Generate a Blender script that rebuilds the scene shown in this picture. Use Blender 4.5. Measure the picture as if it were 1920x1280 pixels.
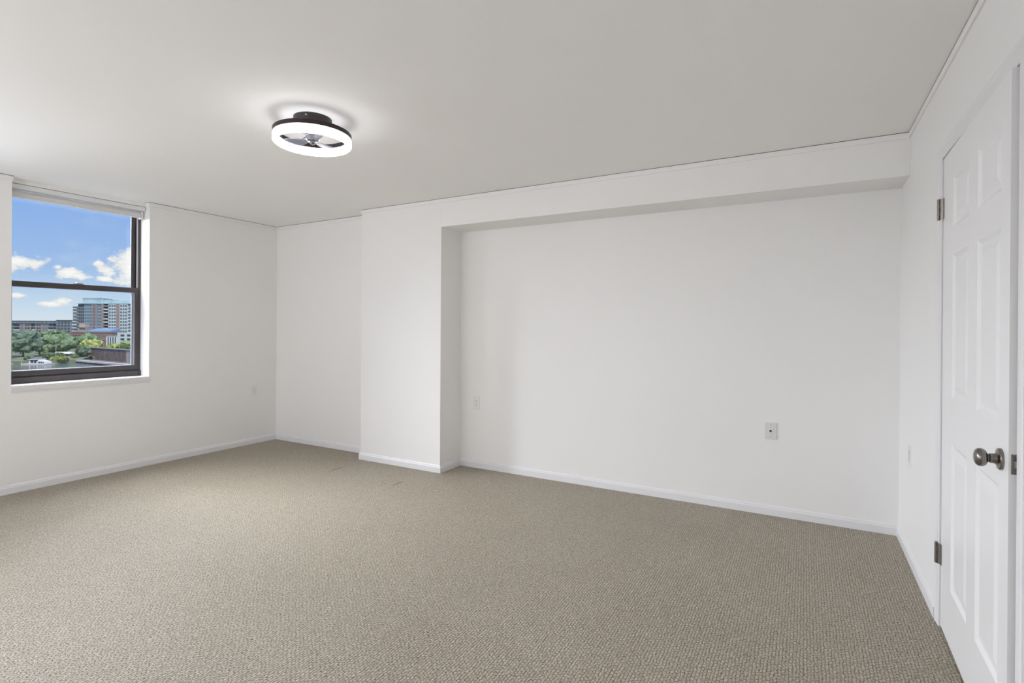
import bpy, bmesh, math, random
from mathutils import Vector, Matrix, noise as mnoise
S = bpy.context.scene
COL = S.collection
for o in list(bpy.data.objects):
    bpy.data.objects.remove(o, do_unlink=True)
PI = math.pi

# ------------------------------------------------------------------ room numbers (metres)
H = 2.44                      # ceiling
XL, XR = -5.318, 0.526        # window wall, door wall
YB = -1.60                    # wall behind the camera
Y1, Y2, Y3 = 3.9455, 3.7584, 4.0752   # back wall, pier front, alcove back
XA, XB = -3.796, -2.828       # pier sides
ZS = 2.19                     # underside of soffit
WY0, WY1 = 1.633, 2.600       # visible window opening
VY0, VY1 = 0.05, 1.02         # second window in the same wall, nearer the camera

# ------------------------------------------------------------------ camera
cam = bpy.data.cameras.new('camera'); camo = bpy.data.objects.new('camera', cam); COL.objects.link(camo)
yaw, pitch, roll = 0.5097, -0.0021, 0.0061
fw = Vector((-math.sin(yaw)*math.cos(pitch), math.cos(yaw)*math.cos(pitch), math.sin(pitch)))
r0 = Vector((math.cos(yaw), math.sin(yaw), 0)); u0 = r0.cross(fw)
rr = r0*math.cos(roll) + u0*math.sin(roll); uu = -r0*math.sin(roll) + u0*math.cos(roll)
M = Matrix((rr, uu, -fw)).transposed().to_4x4(); M.translation = Vector((0, 0, 1.2959))
camo.matrix_world = M
cam.sensor_width = 36; cam.lens = 981.36/1920*36; cam.shift_y = -23.53/1920
cam.clip_start = 0.05; cam.clip_end = 6000
S.camera = camo

# ------------------------------------------------------------------ colour management
S.view_settings.view_transform = 'Standard'; S.view_settings.look = 'None'
S.view_settings.exposure = 0.0; S.view_settings.gamma = 1.0
S.view_settings.use_curve_mapping = False
S.cycles.use_denoising = True
S.cycles.max_bounces = 14; S.cycles.diffuse_bounces = 10; S.cycles.transparent_max_bounces = 24
S.cycles.sample_clamp_indirect = 8

# ------------------------------------------------------------------ world: blue sky with cumulus
world = bpy.data.worlds.new('sky'); S.world = world; world.use_nodes = True
nt = world.node_tree; nt.nodes.clear()
def N(tree, typ, **kw):
    n = tree.nodes.new(typ)
    for k, v in kw.items(): setattr(n, k, v)
    return n
def mth(tree, op, a, b=None, c=None):
    n = N(tree, 'ShaderNodeMath', operation=op)
    for i, v in enumerate((a, b, c)):
        if v is None: continue
        if isinstance(v, (int, float)): n.inputs[i].default_value = v
        else: tree.links.new(v, n.inputs[i])
    return n.outputs[0]
def sky():
    L = nt.links.new
    tc = N(nt, 'ShaderNodeTexCoord'); sp = N(nt, 'ShaderNodeSeparateXYZ'); L(tc.outputs['Generated'], sp.inputs[0])
    x, y, z = sp.outputs
    el = mth(nt, 'MULTIPLY', mth(nt, 'ARCSINE', z), 57.2958)
    az = mth(nt, 'MULTIPLY', mth(nt, 'ARCTAN2', y, mth(nt, 'MULTIPLY', x, -1.0)), 57.2958)
    ramp = N(nt, 'ShaderNodeValToRGB'); cr = ramp.color_ramp
    L(mth(nt, 'DIVIDE', el, 40.0), ramp.inputs[0])
    cols = [(0.0, (.74, .80, .86)), (.05, (.56, .71, .87)), (.12, (.36, .54, .85)), (.24, (.275, .455, .83)), (1.0, (.14, .29, .66))]
    cr.elements[0].position = 0; cr.elements[0].color = (*cols[0][1], 1)
    cr.elements[1].position = 1; cr.elements[1].color = (*cols[-1][1], 1)
    for p, c in cols[1:-1]:
        e = cr.elements.new(p); e.color = (*c, 1)
    # cloud noise in angular space so that puffs keep the same angular size all round the sky
    cv = N(nt, 'ShaderNodeCombineXYZ'); L(az, cv.inputs[0]); L(mth(nt, 'MULTIPLY', el, 1.35), cv.inputs[1])
    n1 = N(nt, 'ShaderNodeTexNoise'); n1.inputs['Scale'].default_value = .85; n1.inputs['Detail'].default_value = 7; n1.inputs['Roughness'].default_value = .62
    L(cv.outputs[0], n1.inputs['Vector'])
    n2 = N(nt, 'ShaderNodeTexNoise'); n2.inputs['Scale'].default_value = .16; n2.inputs['Detail'].default_value = 3
    L(cv.outputs[0], n2.inputs['Vector'])
    # cumulus: centre azimuth, elevation, half width, half height (degrees)
    blobs = [(24.9, 5.45, 1.55, 1.25), (23.1, 4.75, .75, .50), (25.2, 4.2, 1.6, .7), (22.4, 5.35, .45, .30), (17.3, 5.05, 1.35, .62), (18.4, 4.9, .75, .42),
             (20.45, 4.42, .95, .45), (21.2, 4.15, .75, .32), (19.85, 4.75, .35, .25), (17.6, 2.35, .70, .17), (20.1, 1.98, .55, .26), (19.4, 1.72, 1.0, .20),
             (22.9, 4.0, .55, .22),
             (12.5, 6.0, 2.4, 1.0), (8.0, 4.4, 2.0, .7), (30.0, 5.2, 2.6, 1.1), (36.5, 7.0, 2.2, .9), (1.0, 6.5, 2.5, 1.0), (-9.0, 5.0, 3.0, 1.1), (44.0, 5.5, 3.0, 1.0)]
    best = None
    for a0, e0, wa, we in blobs:
        wa *= 1.22; we *= 1.28
        da = mth(nt, 'DIVIDE', mth(nt, 'SUBTRACT', az, a0), wa)
        de = mth(nt, 'DIVIDE', mth(nt, 'SUBTRACT', el, e0), we)
        d = mth(nt, 'SQRT', mth(nt, 'ADD', mth(nt, 'MULTIPLY', da, da), mth(nt, 'MULTIPLY', de, de)))
        v = mth(nt, 'SUBTRACT', 1.0, d)
        best = v if best is None else mth(nt, 'MAXIMUM', best, v)
    field = mth(nt, 'ADD', mth(nt, 'MAXIMUM', best, -.9), mth(nt, 'MULTIPLY', mth(nt, 'SUBTRACT', n1.outputs[0], .5), 2.6))
    mr = N(nt, 'ShaderNodeMapRange', interpolation_type='SMOOTHSTEP'); L(field, mr.inputs[0])
    mr.inputs[1].default_value = -.02; mr.inputs[2].default_value = .50
    # thin veil
    veil = N(nt, 'ShaderNodeMapRange', interpolation_type='SMOOTHSTEP'); L(mth(nt, 'ADD', n2.outputs[0], mth(nt, 'MULTIPLY', n1.outputs[0], .25)), veil.inputs[0])
    veil.inputs[1].default_value = .60; veil.inputs[2].default_value = .90; veil.inputs[4].default_value = .30
    mask = mth(nt, 'MAXIMUM', mr.outputs[0], veil.outputs[0])
    shade = N(nt, 'ShaderNodeMapRange'); L(field, shade.inputs[0]); shade.inputs[1].default_value = .1; shade.inputs[2].default_value = .9
    shade.inputs[3].default_value = .80; shade.inputs[4].default_value = 1.0
    cc = N(nt, 'ShaderNodeVectorMath', operation='SCALE'); cc.inputs[0].default_value = (1.0, .985, .97); L(shade.outputs[0], cc.inputs['Scale'])
    mix = N(nt, 'ShaderNodeMix', data_type='RGBA'); L(mask, mix.inputs['Factor']); L(ramp.outputs[0], mix.inputs['A']); L(cc.outputs[0], mix.inputs['B'])
    bg = N(nt, 'ShaderNodeBackground'); bg.inputs[1].default_value = 1.0; L(mix.outputs['Result'], bg.inputs[0])
    out = N(nt, 'ShaderNodeOutputWorld'); L(bg.outputs[0], out.inputs[0])
sky()

# ------------------------------------------------------------------ sun (stands behind the flat, lights the city opposite)
sl = bpy.data.lights.new('sun', 'SUN'); sl.energy = 3.9; sl.angle = math.radians(.6); sl.color = (1, .96, .9)
so = bpy.data.objects.new('sun', sl); COL.objects.link(so)
so.rotation_euler = Vector((-.48, .26, -.84)).to_track_quat('-Z', 'Y').to_euler()

# ------------------------------------------------------------------ area lamps: stand-in daylight at the windows, added rear fill
def area(name, loc, direction, sx, sy, power, color=(1, 1, 1)):
    l = bpy.data.lights.new(name, 'AREA'); l.shape = 'RECTANGLE'; l.size = sx; l.size_y = sy; l.energy = power; l.color = color
    o = bpy.data.objects.new(name, l); COL.objects.link(o); o.location = loc
    o.rotation_euler = Vector(direction).to_track_quat('-Z', 'Y').to_euler(); return o
area('high_daylight', (XL-2.6, 1.5, 4.5), (2.6, 0, -2.9), 3.0, 6.0, 4050, (.912, .926, 1))
area('window_daylight', (XL-.32, (VY0+VY1)/2, 1.62), (1, 0.1, -.10), 1.5, .95, 74, (.912, .926, 1))
area('rear_fill_lamp', (-3.3, YB+.06, 1.45), (0, 1, 0), 2.8, 1.9, 52, (.912, .926, 1))  # added fill lamp inside the room; the rear wall has no opening

# ================================================================== materials
def newmat(name):
    m = bpy.data.materials.new(name); m.use_nodes = True
    return m, m.node_tree, m.node_tree.nodes['Principled BSDF']
def pmat(name, col, rough=.6, metal=0, spec=.5, var=.05, vscale=3.0, bump=0, bscale=200, coat=0):
    m, t, b = newmat(name); L = t.links.new
    b.inputs['Roughness'].default_value = rough; b.inputs['Metallic'].default_value = metal
    b.inputs['Specular IOR Level'].default_value = spec; b.inputs['Coat Weight'].default_value = coat
    tc = N(t, 'ShaderNodeTexCoord')
    nz = N(t, 'ShaderNodeTexNoise'); nz.inputs['Scale'].default_value = vscale; nz.inputs['Detail'].default_value = 4
    L(tc.outputs['Object'], nz.inputs['Vector'])
    mr = N(t, 'ShaderNodeMapRange'); L(nz.outputs[0], mr.inputs[0]); mr.inputs[1].default_value = .25; mr.inputs[2].default_value = .75
    mr.inputs[3].default_value = 1-var; mr.inputs[4].default_value = 1+var
    sc = N(t, 'ShaderNodeVectorMath', operation='SCALE'); sc.inputs[0].default_value = col; L(mr.outputs[0], sc.inputs['Scale'])
    L(sc.outputs[0], b.inputs['Base Color'])
    if bump:
        bn = N(t, 'ShaderNodeTexNoise'); bn.inputs['Scale'].default_value = bscale; bn.inputs['Detail'].default_value = 3; L(tc.outputs['Object'], bn.inputs['Vector'])
        bp = N(t, 'ShaderNodeBump'); bp.inputs['Strength'].default_value = bump; bp.inputs['Distance'].default_value = .002
        L(bn.outputs[0], bp.inputs['Height']); L(bp.outputs[0], b.inputs['Normal'])
    return m
WALL = pmat('wall_paint', (.83, .828, .822), .55, var=.008, vscale=1.2, bump=.04, bscale=120)
CEIL = pmat('ceiling_paint', (.875, .873, .868), .8, var=.01, vscale=.9, bump=.06, bscale=120)
TRIM = pmat('trim_enamel', (.775, .775, .79), .35, var=.008)
DOORM = pmat('door_enamel', (.83, .83, .84), .33, var=.008, bump=.02, bscale=60)
BRONZE = pmat('bronze_aluminium', (.052, .044, .045), .5, metal=0, var=.12, vscale=14)
BEAD = pmat('glazing_bead', (.70, .70, .72), .3, var=.03)  # pale colour carries the highlight lines of bead and jamb track
SPACER = pmat('spacer_bar', (.22, .24, .29), .4, metal=.3, var=.05)
NICKEL = pmat('satin_nickel', (.235, .215, .20), .26, metal=1, var=.06, vscale=30)
HINGEM = pmat('aged_nickel', (.26, .235, .215), .38, metal=1, var=.10, vscale=40)
PLATE = pmat('plastic_plate', (.80, .80, .79), .3, var=.01)
CABLEP = pmat('cable_plate_plastic', (.70, .70, .70), .35, var=.01)
SEAM = pmat('carpet_seam', (.26, .22, .16), .9)
SLOT = pmat('dark_slot', (.03, .03, .03), .6, var=.05)
SCREW = pmat('screw_metal', (.35, .34, .32), .35, metal=1)
BLIND = pmat('blind_fabric', (.66, .655, .65), .8, var=.03, vscale=20)
BLINDA = pmat('blind_aluminium', (.74, .74, .74), .4, var=.02)
FANBLK = pmat('fan_dark_bronze', (.030, .022, .021), .42, metal=.3, var=.08)
CHROME = pmat('fan_chrome', (.30, .31, .34), .2, metal=1, var=.05)
# carpet: woven loops in ribs that run towards the back wall
def carpet():
    m, t, b = newmat('sisal_loop_carpet'); L = t.links.new
    tc = N(t, 'ShaderNodeTexCoord')
    warp = N(t, 'ShaderNodeTexNoise'); warp.inputs['Scale'].default_value = 32; warp.inputs['Detail'].default_value = 3; L(tc.outputs['Object'], warp.inputs['Vector'])
    wv = N(t, 'ShaderNodeVectorMath', operation='MULTIPLY_ADD'); L(warp.outputs['Color'], wv.inputs[0]); wv.inputs[1].default_value = (.015, .030, 0); L(tc.outputs['Object'], wv.inputs[2])
    mp = N(t, 'ShaderNodeMapping'); mp.inputs['Rotation'].default_value = (0, 0, PI/2); L(wv.outputs[0], mp.inputs['Vector'])
    br = N(t, 'ShaderNodeTexBrick'); L(mp.outputs[0], br.inputs['Vector'])
    br.inputs['Scale'].default_value = 1; br.inputs['Brick Width'].default_value = .0195; br.inputs['Row Height'].default_value = .0122
    br.inputs['Mortar Size'].default_value = .0029; br.inputs['Mortar Smooth'].default_value = 1.0
    br.inputs['Color1'].default_value = (1, 1, 1, 1); br.inputs['Color2'].default_value = (.62, .62, .62, 1); br.inputs['Mortar'].default_value = (0, 0, 0, 1)
    fn = N(t, 'ShaderNodeTexNoise'); fn.inputs['Scale'].default_value = 115; fn.inputs['Detail'].default_value = 4; fn.inputs['Roughness'].default_value = .75; L(tc.outputs['Object'], fn.inputs['Vector'])
    bl = N(t, 'ShaderNodeTexNoise'); bl.inputs['Scale'].default_value = 1.3; bl.inputs['Detail'].default_value = 4; L(tc.outputs['Object'], bl.inputs['Vector'])
    h = mth(t, 'ADD', br.outputs['Color'], mth(t, 'MULTIPLY', fn.outputs[0], 2.2))
    bp = N(t, 'ShaderNodeBump'); bp.inputs['Strength'].default_value = 1.0; bp.inputs['Distance'].default_value = .012; L(h, bp.inputs['Height']); L(bp.outputs[0], b.inputs['Normal'])
    gr = N(t, 'ShaderNodeMapRange'); L(fn.outputs[0], gr.inputs[0]); gr.inputs[1].default_value = .33; gr.inputs[2].default_value = .67; gr.inputs[3].default_value = .40; gr.inputs[4].default_value = 1.38
    cell = N(t, 'ShaderNodeMapRange'); L(br.outputs['Color'], cell.inputs[0]); cell.inputs[3].default_value = .50; cell.inputs[4].default_value = 1.10  # darker joints: shade between the loops put into colour and gloss
    blo = N(t, 'ShaderNodeMapRange'); L(bl.outputs[0], blo.inputs[0]); blo.inputs[1].default_value = .3; blo.inputs[2].default_value = .7; blo.inputs[3].default_value = .95; blo.inputs[4].default_value = 1.05
    f = mth(t, 'MULTIPLY', mth(t, 'MULTIPLY', gr.outputs[0], cell.outputs[0]), blo.outputs[0])
    sc = N(t, 'ShaderNodeVectorMath', operation='SCALE'); sc.inputs[0].default_value = (.63, .485, .245); L(f, sc.inputs['Scale'])
    L(sc.outputs[0], b.inputs['Base Color'])
    b.inputs['Roughness'].default_value = .55; b.inputs['Specular IOR Level'].default_value = .9; b.inputs['IOR'].default_value = 2.1
    cav = N(t, 'ShaderNodeMapRange'); L(f, cav.inputs[0]); cav.inputs[1].default_value = .25; cav.inputs[2].default_value = 1.25
    L(mth(t, 'MULTIPLY', cav.outputs[0], 1.5), b.inputs['Specular IOR Level']); L(mth(t, 'MULTIPLY', cav.outputs[0], .95), b.inputs['Sheen Weight'])
    b.inputs['Sheen Roughness'].default_value = .4; b.inputs['Sheen Tint'].default_value = (.95, .93, .93, 1)
    return m
CARPET = carpet()
def glassmat(name, tint=(.96, .97, .97), refl=.06, rough=.0, ior=1.45):
    m = bpy.data.materials.new(name); m.use_nodes = True; t = m.node_tree; t.nodes.clear(); L = t.links.new
    tr = N(t, 'ShaderNodeBsdfTransparent'); tr.inputs[0].default_value = (*tint, 1)
    gl = N(t, 'ShaderNodeBsdfGlossy'); gl.inputs['Roughness'].default_value = rough; gl.inputs[0].default_value = (.9, .92, .95, 1)
    fr = N(t, 'ShaderNodeFresnel'); fr.inputs[0].default_value = ior
    mx = N(t, 'ShaderNodeMixShader'); L(mth(t, 'MULTIPLY', fr.outputs[0], refl/.04), mx.inputs[0]); L(tr.outputs[0], mx.inputs[1]); L(gl.outputs[0], mx.inputs[2])
    o = N(t, 'ShaderNodeOutputMaterial'); L(mx.outputs[0], o.inputs[0]); return m
GLASS = glassmat('window_glass', (.97, .985, .985), .02)
def acrylic():
    m = bpy.data.materials.new('smoky_acrylic'); m.use_nodes = True; t = m.node_tree; b = t.nodes['Principled BSDF']; L = t.links.new
    b.inputs['Base Color'].default_value = (.40, .42, .50, 1); b.inputs['Roughness'].default_value = .25
    tr = N(t, 'ShaderNodeBsdfTransparent'); tr.inputs[0].default_value = (.80, .82, .90, 1); mx = N(t, 'ShaderNodeMixShader'); mx.inputs[0].default_value = .62
    L(tr.outputs[0], mx.inputs[1]); L(b.outputs[0], mx.inputs[2]); L(mx.outputs[0], t.nodes['Material Output'].inputs[0]); return m
FANBLADE = acrylic()
def emis(name, col, st):
    m, t, b = newmat(name); b.inputs['Base Color'].default_value = (.8, .8, .8, 1); b.inputs['Emission Color'].default_value = (*col, 1); b.inputs['Emission Strength'].default_value = st
    return m
LED = emis('lit_acrylic', (.97, .96, 1), 8.0)

# ================================================================== mesh helpers
class MB:
    def __init__(s): s.v = []; s.f = []; s.sm = []
    def add(s, vs, fs, smooth=False):
        n = len(s.v); s.v += [tuple(v) for v in vs]; s.f += [tuple(i+n for i in f) for f in fs]; s.sm += [smooth]*len(fs); return s
    def box(s, x0, x1, y0, y1, z0, z1):
        vs = [(x, y, z) for z in (z0, z1) for y in (y0, y1) for x in (x0, x1)]
        return s.add(vs, [(0, 2, 3, 1), (4, 5, 7, 6), (0, 1, 5, 4), (2, 6, 7, 3), (0, 4, 6, 2), (1, 3, 7, 5)])
    def loft(s, rings, cap0=True, cap1=True, smooth=False, close=True):
        n = len(rings[0]); vs = [p for r in rings for p in r]; fs = []
        for k in range(len(rings)-1):
            for i in range(n if close else n-1):
                j = (i+1) % n; fs.append((k*n+i, k*n+j, (k+1)*n+j, (k+1)*n+i))
        s.add(vs, fs, smooth); b = len(s.v)-len(vs)
        if cap0: s.f.append(tuple(b+i for i in range(n))[::-1]); s.sm.append(False)
        if cap1: s.f.append(tuple(b+(len(rings)-1)*n+i for i in range(n))); s.sm.append(False)
        return s
    def lathe(s, prof, origin=(0, 0, 0), axis=(0, 0, 1), seg=32, cap0=True, cap1=True, smooth=True):
        ax = Vector(axis).normalized(); q = Vector((0, 0, 1)).rotation_difference(ax); o = Vector(origin)
        rings = [[o+q @ Vector((r*math.cos(2*PI*i/seg), r*math.sin(2*PI*i/seg), h)) for i in range(seg)] for r, h in prof]
        return s.loft(rings, cap0, cap1, smooth)
    def tube(s, p0, p1, r, seg=8):
        d = Vector(p1)-Vector(p0); return s.lathe([(r, 0), (r, d.length)], p0, d, seg)
    def build(s, name, mat, parent=None, bevel=0, segs=2, rec=True):
        me = bpy.data.meshes.new(name); me.from_pydata(s.v, [], s.f); me.polygons.foreach_set('use_smooth', s.sm)
        if rec:
            bm = bmesh.new(); bm.from_mesh(me); bmesh.ops.recalc_face_normals(bm, faces=bm.faces); bm.to_mesh(me); bm.free()
        me.materials.append(mat); o = bpy.data.objects.new(name, me); COL.objects.link(o)
        if parent is not None: o.parent = parent
        if bevel:
            md = o.modifiers.new('bevel', 'BEVEL'); md.width = bevel; md.segments = segs; md.limit_method = 'ANGLE'
        if any(s.sm):
            try: me.set_sharp_from_angle(angle=math.radians(35))
            except Exception: pass
        return o
def empty(name, loc=(0, 0, 0), rz=0):
    o = bpy.data.objects.new(name, None); COL.objects.link(o); o.location = loc; o.rotation_euler = (0, 0, rz); o.empty_display_size = .1
    return o
def tag(o, label=None, cat=None, group=None, kind=None):
    if label: o['label'] = label
    if cat: o['category'] = cat
    if group: o['group'] = group
    if kind: o['kind'] = kind
    return o
def copyobj(o, parent=None, loc=None):
    c = o.copy(); COL.objects.link(c)
    if parent is not None: c.parent = parent
    if loc is not None: c.location = loc
    return c
def struct(o, label): return tag(o, label, 'structure', kind='structure')

# ================================================================== room shell
T = .28
struct(MB().box(XL-T, XR+.25, YB-.2, Y3+.25, -.25, 0).build('floor', CARPET), 'taupe looped sisal style carpet floor of the empty room')
struct(MB().box(XL-T, XR+.25, YB-.2, Y3+.25, H, H+.2).build('ceiling', CEIL), 'flat off white painted ceiling around the ring light')
w = MB()
yy = [(YB-.2, VY0), (VY1, WY0), (WY1, Y3+.25)]
for a, b in yy: w.box(XL-T, XL, a, b, 0, H)
w.box(XL-T, XL, VY0, VY1, 0, .80).box(XL-T, XL, WY0, WY1, 0, .772).box(XL-T, XL, VY0, VY1, 2.30, H)
struct(w.build('wall_left', WALL), 'white painted wall holding the window on the left')
struct(MB().box(XL, XA+.02, Y1, Y3+.25, 0, H).build('wall_back', WALL), 'narrow white back wall between window wall and pier')
struct(MB().box(XA, XB, Y2, Y3+.25, 0, H).build('wall_pier', WALL, bevel=.002), 'white boxed pier standing proud of the back wall')
struct(MB().box(XB-.02, XR+.02, Y3, Y3+.25, 0, H).build('wall_alcove', WALL), 'wide white recessed alcove wall under the soffit')
struct(MB().box(XB, XR, Y2, Y3, ZS, H).build('wall_soffit', WALL, bevel=.002), 'long white soffit beam above the alcove')
DY0, DY1, DZ = 1.972, 2.922, 2.050          # door opening
w = MB().box(XR+.13, XR+.25, YB-.2, Y3, 0, H)
w.box(XR, XR+.13, YB-.2, DY0, 0, H).box(XR, XR+.13, DY1, Y3, 0, H).box(XR, XR+.13, DY0, DY1, DZ, H)
struct(w.build('wall_right', WALL), 'white wall at right holding the panelled door')
struct(MB().box(XL, XR, YB-.2, YB, 0, H).build('wall_front', WALL), 'white wall behind the camera')

GAPSHADE = pmat('gap_shade', (.07, .065, .06), .9)  # dark colour standing for the shade above the ceiling trim
def sweep_segments(path, prof, names, labels, mat, gap=None):
    """one mitred moulding per path segment; the room lies to the right of the path; prof = (offset from wall, z)"""
    P = [Vector(p).to_2d() for p in path]; n = len(P)
    nrm = []
    for i in range(n-1):
        d = (P[i+1]-P[i]).normalized(); nrm.append(Vector((d.y, -d.x)))
    def off(i, t):
        if i == 0: return P[0]+nrm[0]*t
        if i == n-1: return P[-1]+nrm[-1]*t
        a, b = nrm[i-1], nrm[i]; mvec = (a+b)/(1+a.dot(b)); return P[i]+mvec*t
    for i, (nm, lb) in enumerate(zip(names, labels)):
        ra = [(*off(i, t), z) for t, z in prof]; rb = [(*off(i+1, t), z) for t, z in prof]
        o = struct(MB().loft([ra, rb]).build(nm, mat), lb)
        if gap:                          # solid dark strip painting the shade in the gap below the ceiling
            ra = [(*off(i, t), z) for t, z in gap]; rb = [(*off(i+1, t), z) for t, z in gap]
            MB().loft([ra, rb]).build('shade_strip', GAPSHADE, o)
BB = [(0, 0), (.012, 0), (.012, .047), (.0085, .052), (.0075, .060), (.004, .066), (0, .067)]
sweep_segments([(XL, YB), (XL, Y1), (XA, Y1), (XA, Y2), (XB, Y2), (XB, Y3), (XR, Y3), (XR, 2.985)], BB,
    ['baseboard_left', 'baseboard_back', 'baseboard_pier_side', 'baseboard_pier', 'baseboard_alcove_side', 'baseboard_alcove', 'baseboard_right'],
    ['low white baseboard along the window wall', 'short white baseboard between window wall and pier', 'tiny white baseboard return on the hidden pier side',
     'white baseboard along the pier front', 'short white baseboard on the shaded pier side in the alcove', 'long white baseboard along the alcove wall', 'white baseboard between alcove and door'], TRIM)
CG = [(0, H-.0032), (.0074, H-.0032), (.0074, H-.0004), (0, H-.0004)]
CT = [(0, 2.404), (.008, 2.404), (.008, H-.0035), (0, H-.0035)]
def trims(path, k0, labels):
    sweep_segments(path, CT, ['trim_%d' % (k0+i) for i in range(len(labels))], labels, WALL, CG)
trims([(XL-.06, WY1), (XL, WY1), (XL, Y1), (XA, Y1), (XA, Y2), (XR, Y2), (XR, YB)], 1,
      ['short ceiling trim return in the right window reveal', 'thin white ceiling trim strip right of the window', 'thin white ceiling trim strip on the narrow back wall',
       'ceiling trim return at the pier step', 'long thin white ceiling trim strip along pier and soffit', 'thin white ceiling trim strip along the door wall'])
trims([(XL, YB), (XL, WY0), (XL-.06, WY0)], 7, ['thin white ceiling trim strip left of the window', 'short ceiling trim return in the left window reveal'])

fl_ = S.objects['floor']
for x_, ya, yb in ((-3.712, 3.29, 3.45), (-2.935, 3.26, 3.40)):
    MB().loft([[(x_-.0015, ya, .0004), (x_+.0015, ya, .0004), (x_+.001, ya, .002), (x_-.001, ya, .002)], [(x_-.0035, (ya+yb)/2, .0004), (x_+.0035, (ya+yb)/2, .0004), (x_+.002, (ya+yb)/2, .003), (x_-.002, (ya+yb)/2, .003)],
               [(x_-.0012, yb, .0004), (x_+.0012, yb, .0004), (x_+.001, yb, .002), (x_-.001, yb, .002)]]).build('carpet_seam', SEAM, fl_)

# ================================================================== windows
XF = XL-.150                                  # room face of the window frame
def rect_frame(mb, x0, x1, y0, y1, z0, z1, wl, wr, wb, wt):
    mb.box(x0, x1, y0, y0+wl, z0, z1).box(x0, x1, y1-wr, y1, z0, z1).box(x0, x1, y0+wl, y1-wr, z0, z0+wb).box(x0, x1, y0+wl, y1-wr, z1-wt, z1)
def make_window(name, label, y0, y1, zt, ys=None):
    ys = y0 if ys is None else ys
    root = empty(name, (XF, (y0+y1)/2, .83)); struct(root, label)
    Lc = lambda mb: mb
    def bld(mb, nm, mat, par=root, **kw):
        lx, ly, lz = XF, (y0+y1)/2, .83
        mb.v = [(x-lx, y-ly, z-lz) for x, y, z in mb.v]
        o = mb.build(nm, mat, root if par is root else par, **kw)
        return o
    f = MB(); rect_frame(f, XF-.115, XF, y0, y1, .826, zt, .030, .016, .049, .05)
    f.box(XF+.0002, XF+.012, y0+.0, y1, .8262, .874)
    f.box(XF-.045, XF-.008, y0+.03, y1-.016, .8745, .8835)
    tag(bld(f, 'frame', BRONZE, bevel=.002), 'dark bronze window frame')
    # upper sash stands further out, lower sash nearer the room
    u = MB(); rect_frame(u, XF-.064, XF-.050, y0+.016, y1-.016, 1.605, zt-.03, .042, .042, .040, .045)
    us = tag(bld(u, 'upper_sash', BRONZE, bevel=.0015), 'upper sash set further out')
    l = MB(); rect_frame(l, XF-.040, XF-.004, y0+.016, y1-.006, .884, 1.648, .042, .040, .043, .045)
    ls = tag(bld(l, 'lower_sash', BRONZE, bevel=.0015), 'lower sash')
    b = MB(); rect_frame(b, XF-.034, XF-.014, y0+.058, y1-.046, .927, 1.603, .004, .004, .003, .001)
    bld(b, 'glazing_bead', BEAD, ls)
    b = MB(); rect_frame(b, XF-.032, XF-.018, y0+.062, y1-.050, .930, 1.602, .018, .018, .001, .001)
    bld(b, 'spacer', SPACER, ls)
    b = MB().box(XF-.030, XF-.018, y1-.022, y1-.0165, 1.648, zt-.05)  # light line along the jamb painted as a pale strip
    tag(bld(b, 'track_highlight_strip', BEAD), 'pale strip painting the highlight in the jamb track')
    bld(MB().box(XF-.026, XF-.022, y0+.060, y1-.048, .928, 1.603), 'pane', GLASS, ls)
    bld(MB().box(XF-.060, XF-.057, y0+.058, y1-.058, 1.640, zt-.075), 'pane', GLASS, us)
    k = MB().box(XF-.032, XF-.006, 0, .075, 1.648, 1.653)
    k.lathe([(.012, 0), (.012, .006), (.006, .010)], (XF-.018, .030, 1.653), (0, 0, 1), 14)
    k.box(XF-.014, XF-.006, .030, .065, 1.654, 1.659)
    k.v = [(x, y+y0+.475, z) for x, y, z in k.v]
    tag(bld(k, 'sash_lock', HINGEM), 'small metal cam lock on the meeting rail')
    s = MB().box(XF-.10, XL, ys, y1, .800, .826).box(XL+.0002, XL+.012, ys-.004, y1+.004, .803, .826)
    tag(bld(s, 'window_sill', TRIM, bevel=.002), 'white painted sill board')
    s = MB().loft([[(XL-.004, y, .771), (XL+.004, y, .771), (XL+.009, y, .790), (XL+.007, y, .8035), (XL-.004, y, .8035)] for y in (ys-.003, y1+.003)])
    tag(bld(s, 'window_apron', TRIM), 'moulded white apron strip under the sill')
    return root
make_window('window_1', 'dark bronze double hung window looking over river and towers', WY0-.026, WY1, 2.44, WY0)
make_window('window_2', 'second dark bronze window in the left wall outside the photo', VY0, VY1, 2.30)
struct(MB().box(XL-.16, XL-.068, WY0, WY1, 2.404, H).build('trim_9', WALL), 'white header board above the roller blind')
# roller blind
rb = tag(empty('roller_blind', (XL-.10, (WY0+WY1)/2, 2.40)), 'rolled up pale grey roller blind at the top of the window', 'blind')
def at(mb, root): 
    lx, ly, lz = root.location; mb.v = [(x-lx, y-ly, z-lz) for x, y, z in mb.v]; return mb
at(MB().box(XL-.150, XL-.064, WY0+.004, WY1-.006, 2.362, 2.3995), rb).build('headrail', BLINDA, rb, bevel=.003)
at(MB().lathe([(.029, 0), (.029, WY1-WY0-.052)], (XL-.116, WY0+.024, 2.327), (0, 1, 0), 32), rb).build('fabric_roll', BLIND, rb)
at(MB().box(XL-.092, XL-.0875, WY0+.024, WY1-.028, 2.298, 2.330), rb).build('hanging_fabric', BLIND, rb)
at(MB().lathe([(.0065, 0), (.0065, WY1-WY0-.05)], (XL-.090, WY0+.022, 2.299), (0, 1, 0), 14), rb).build('bottom_bar', BLINDA, rb)
for y0_ in (WY0+.006, WY1-.026):
    at(MB().box(XL-.146, XL-.086, y0_, y0_+.018, 2.292, 2.360), rb).build('end_bracket', BLINDA, rb, bevel=.004)

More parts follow.
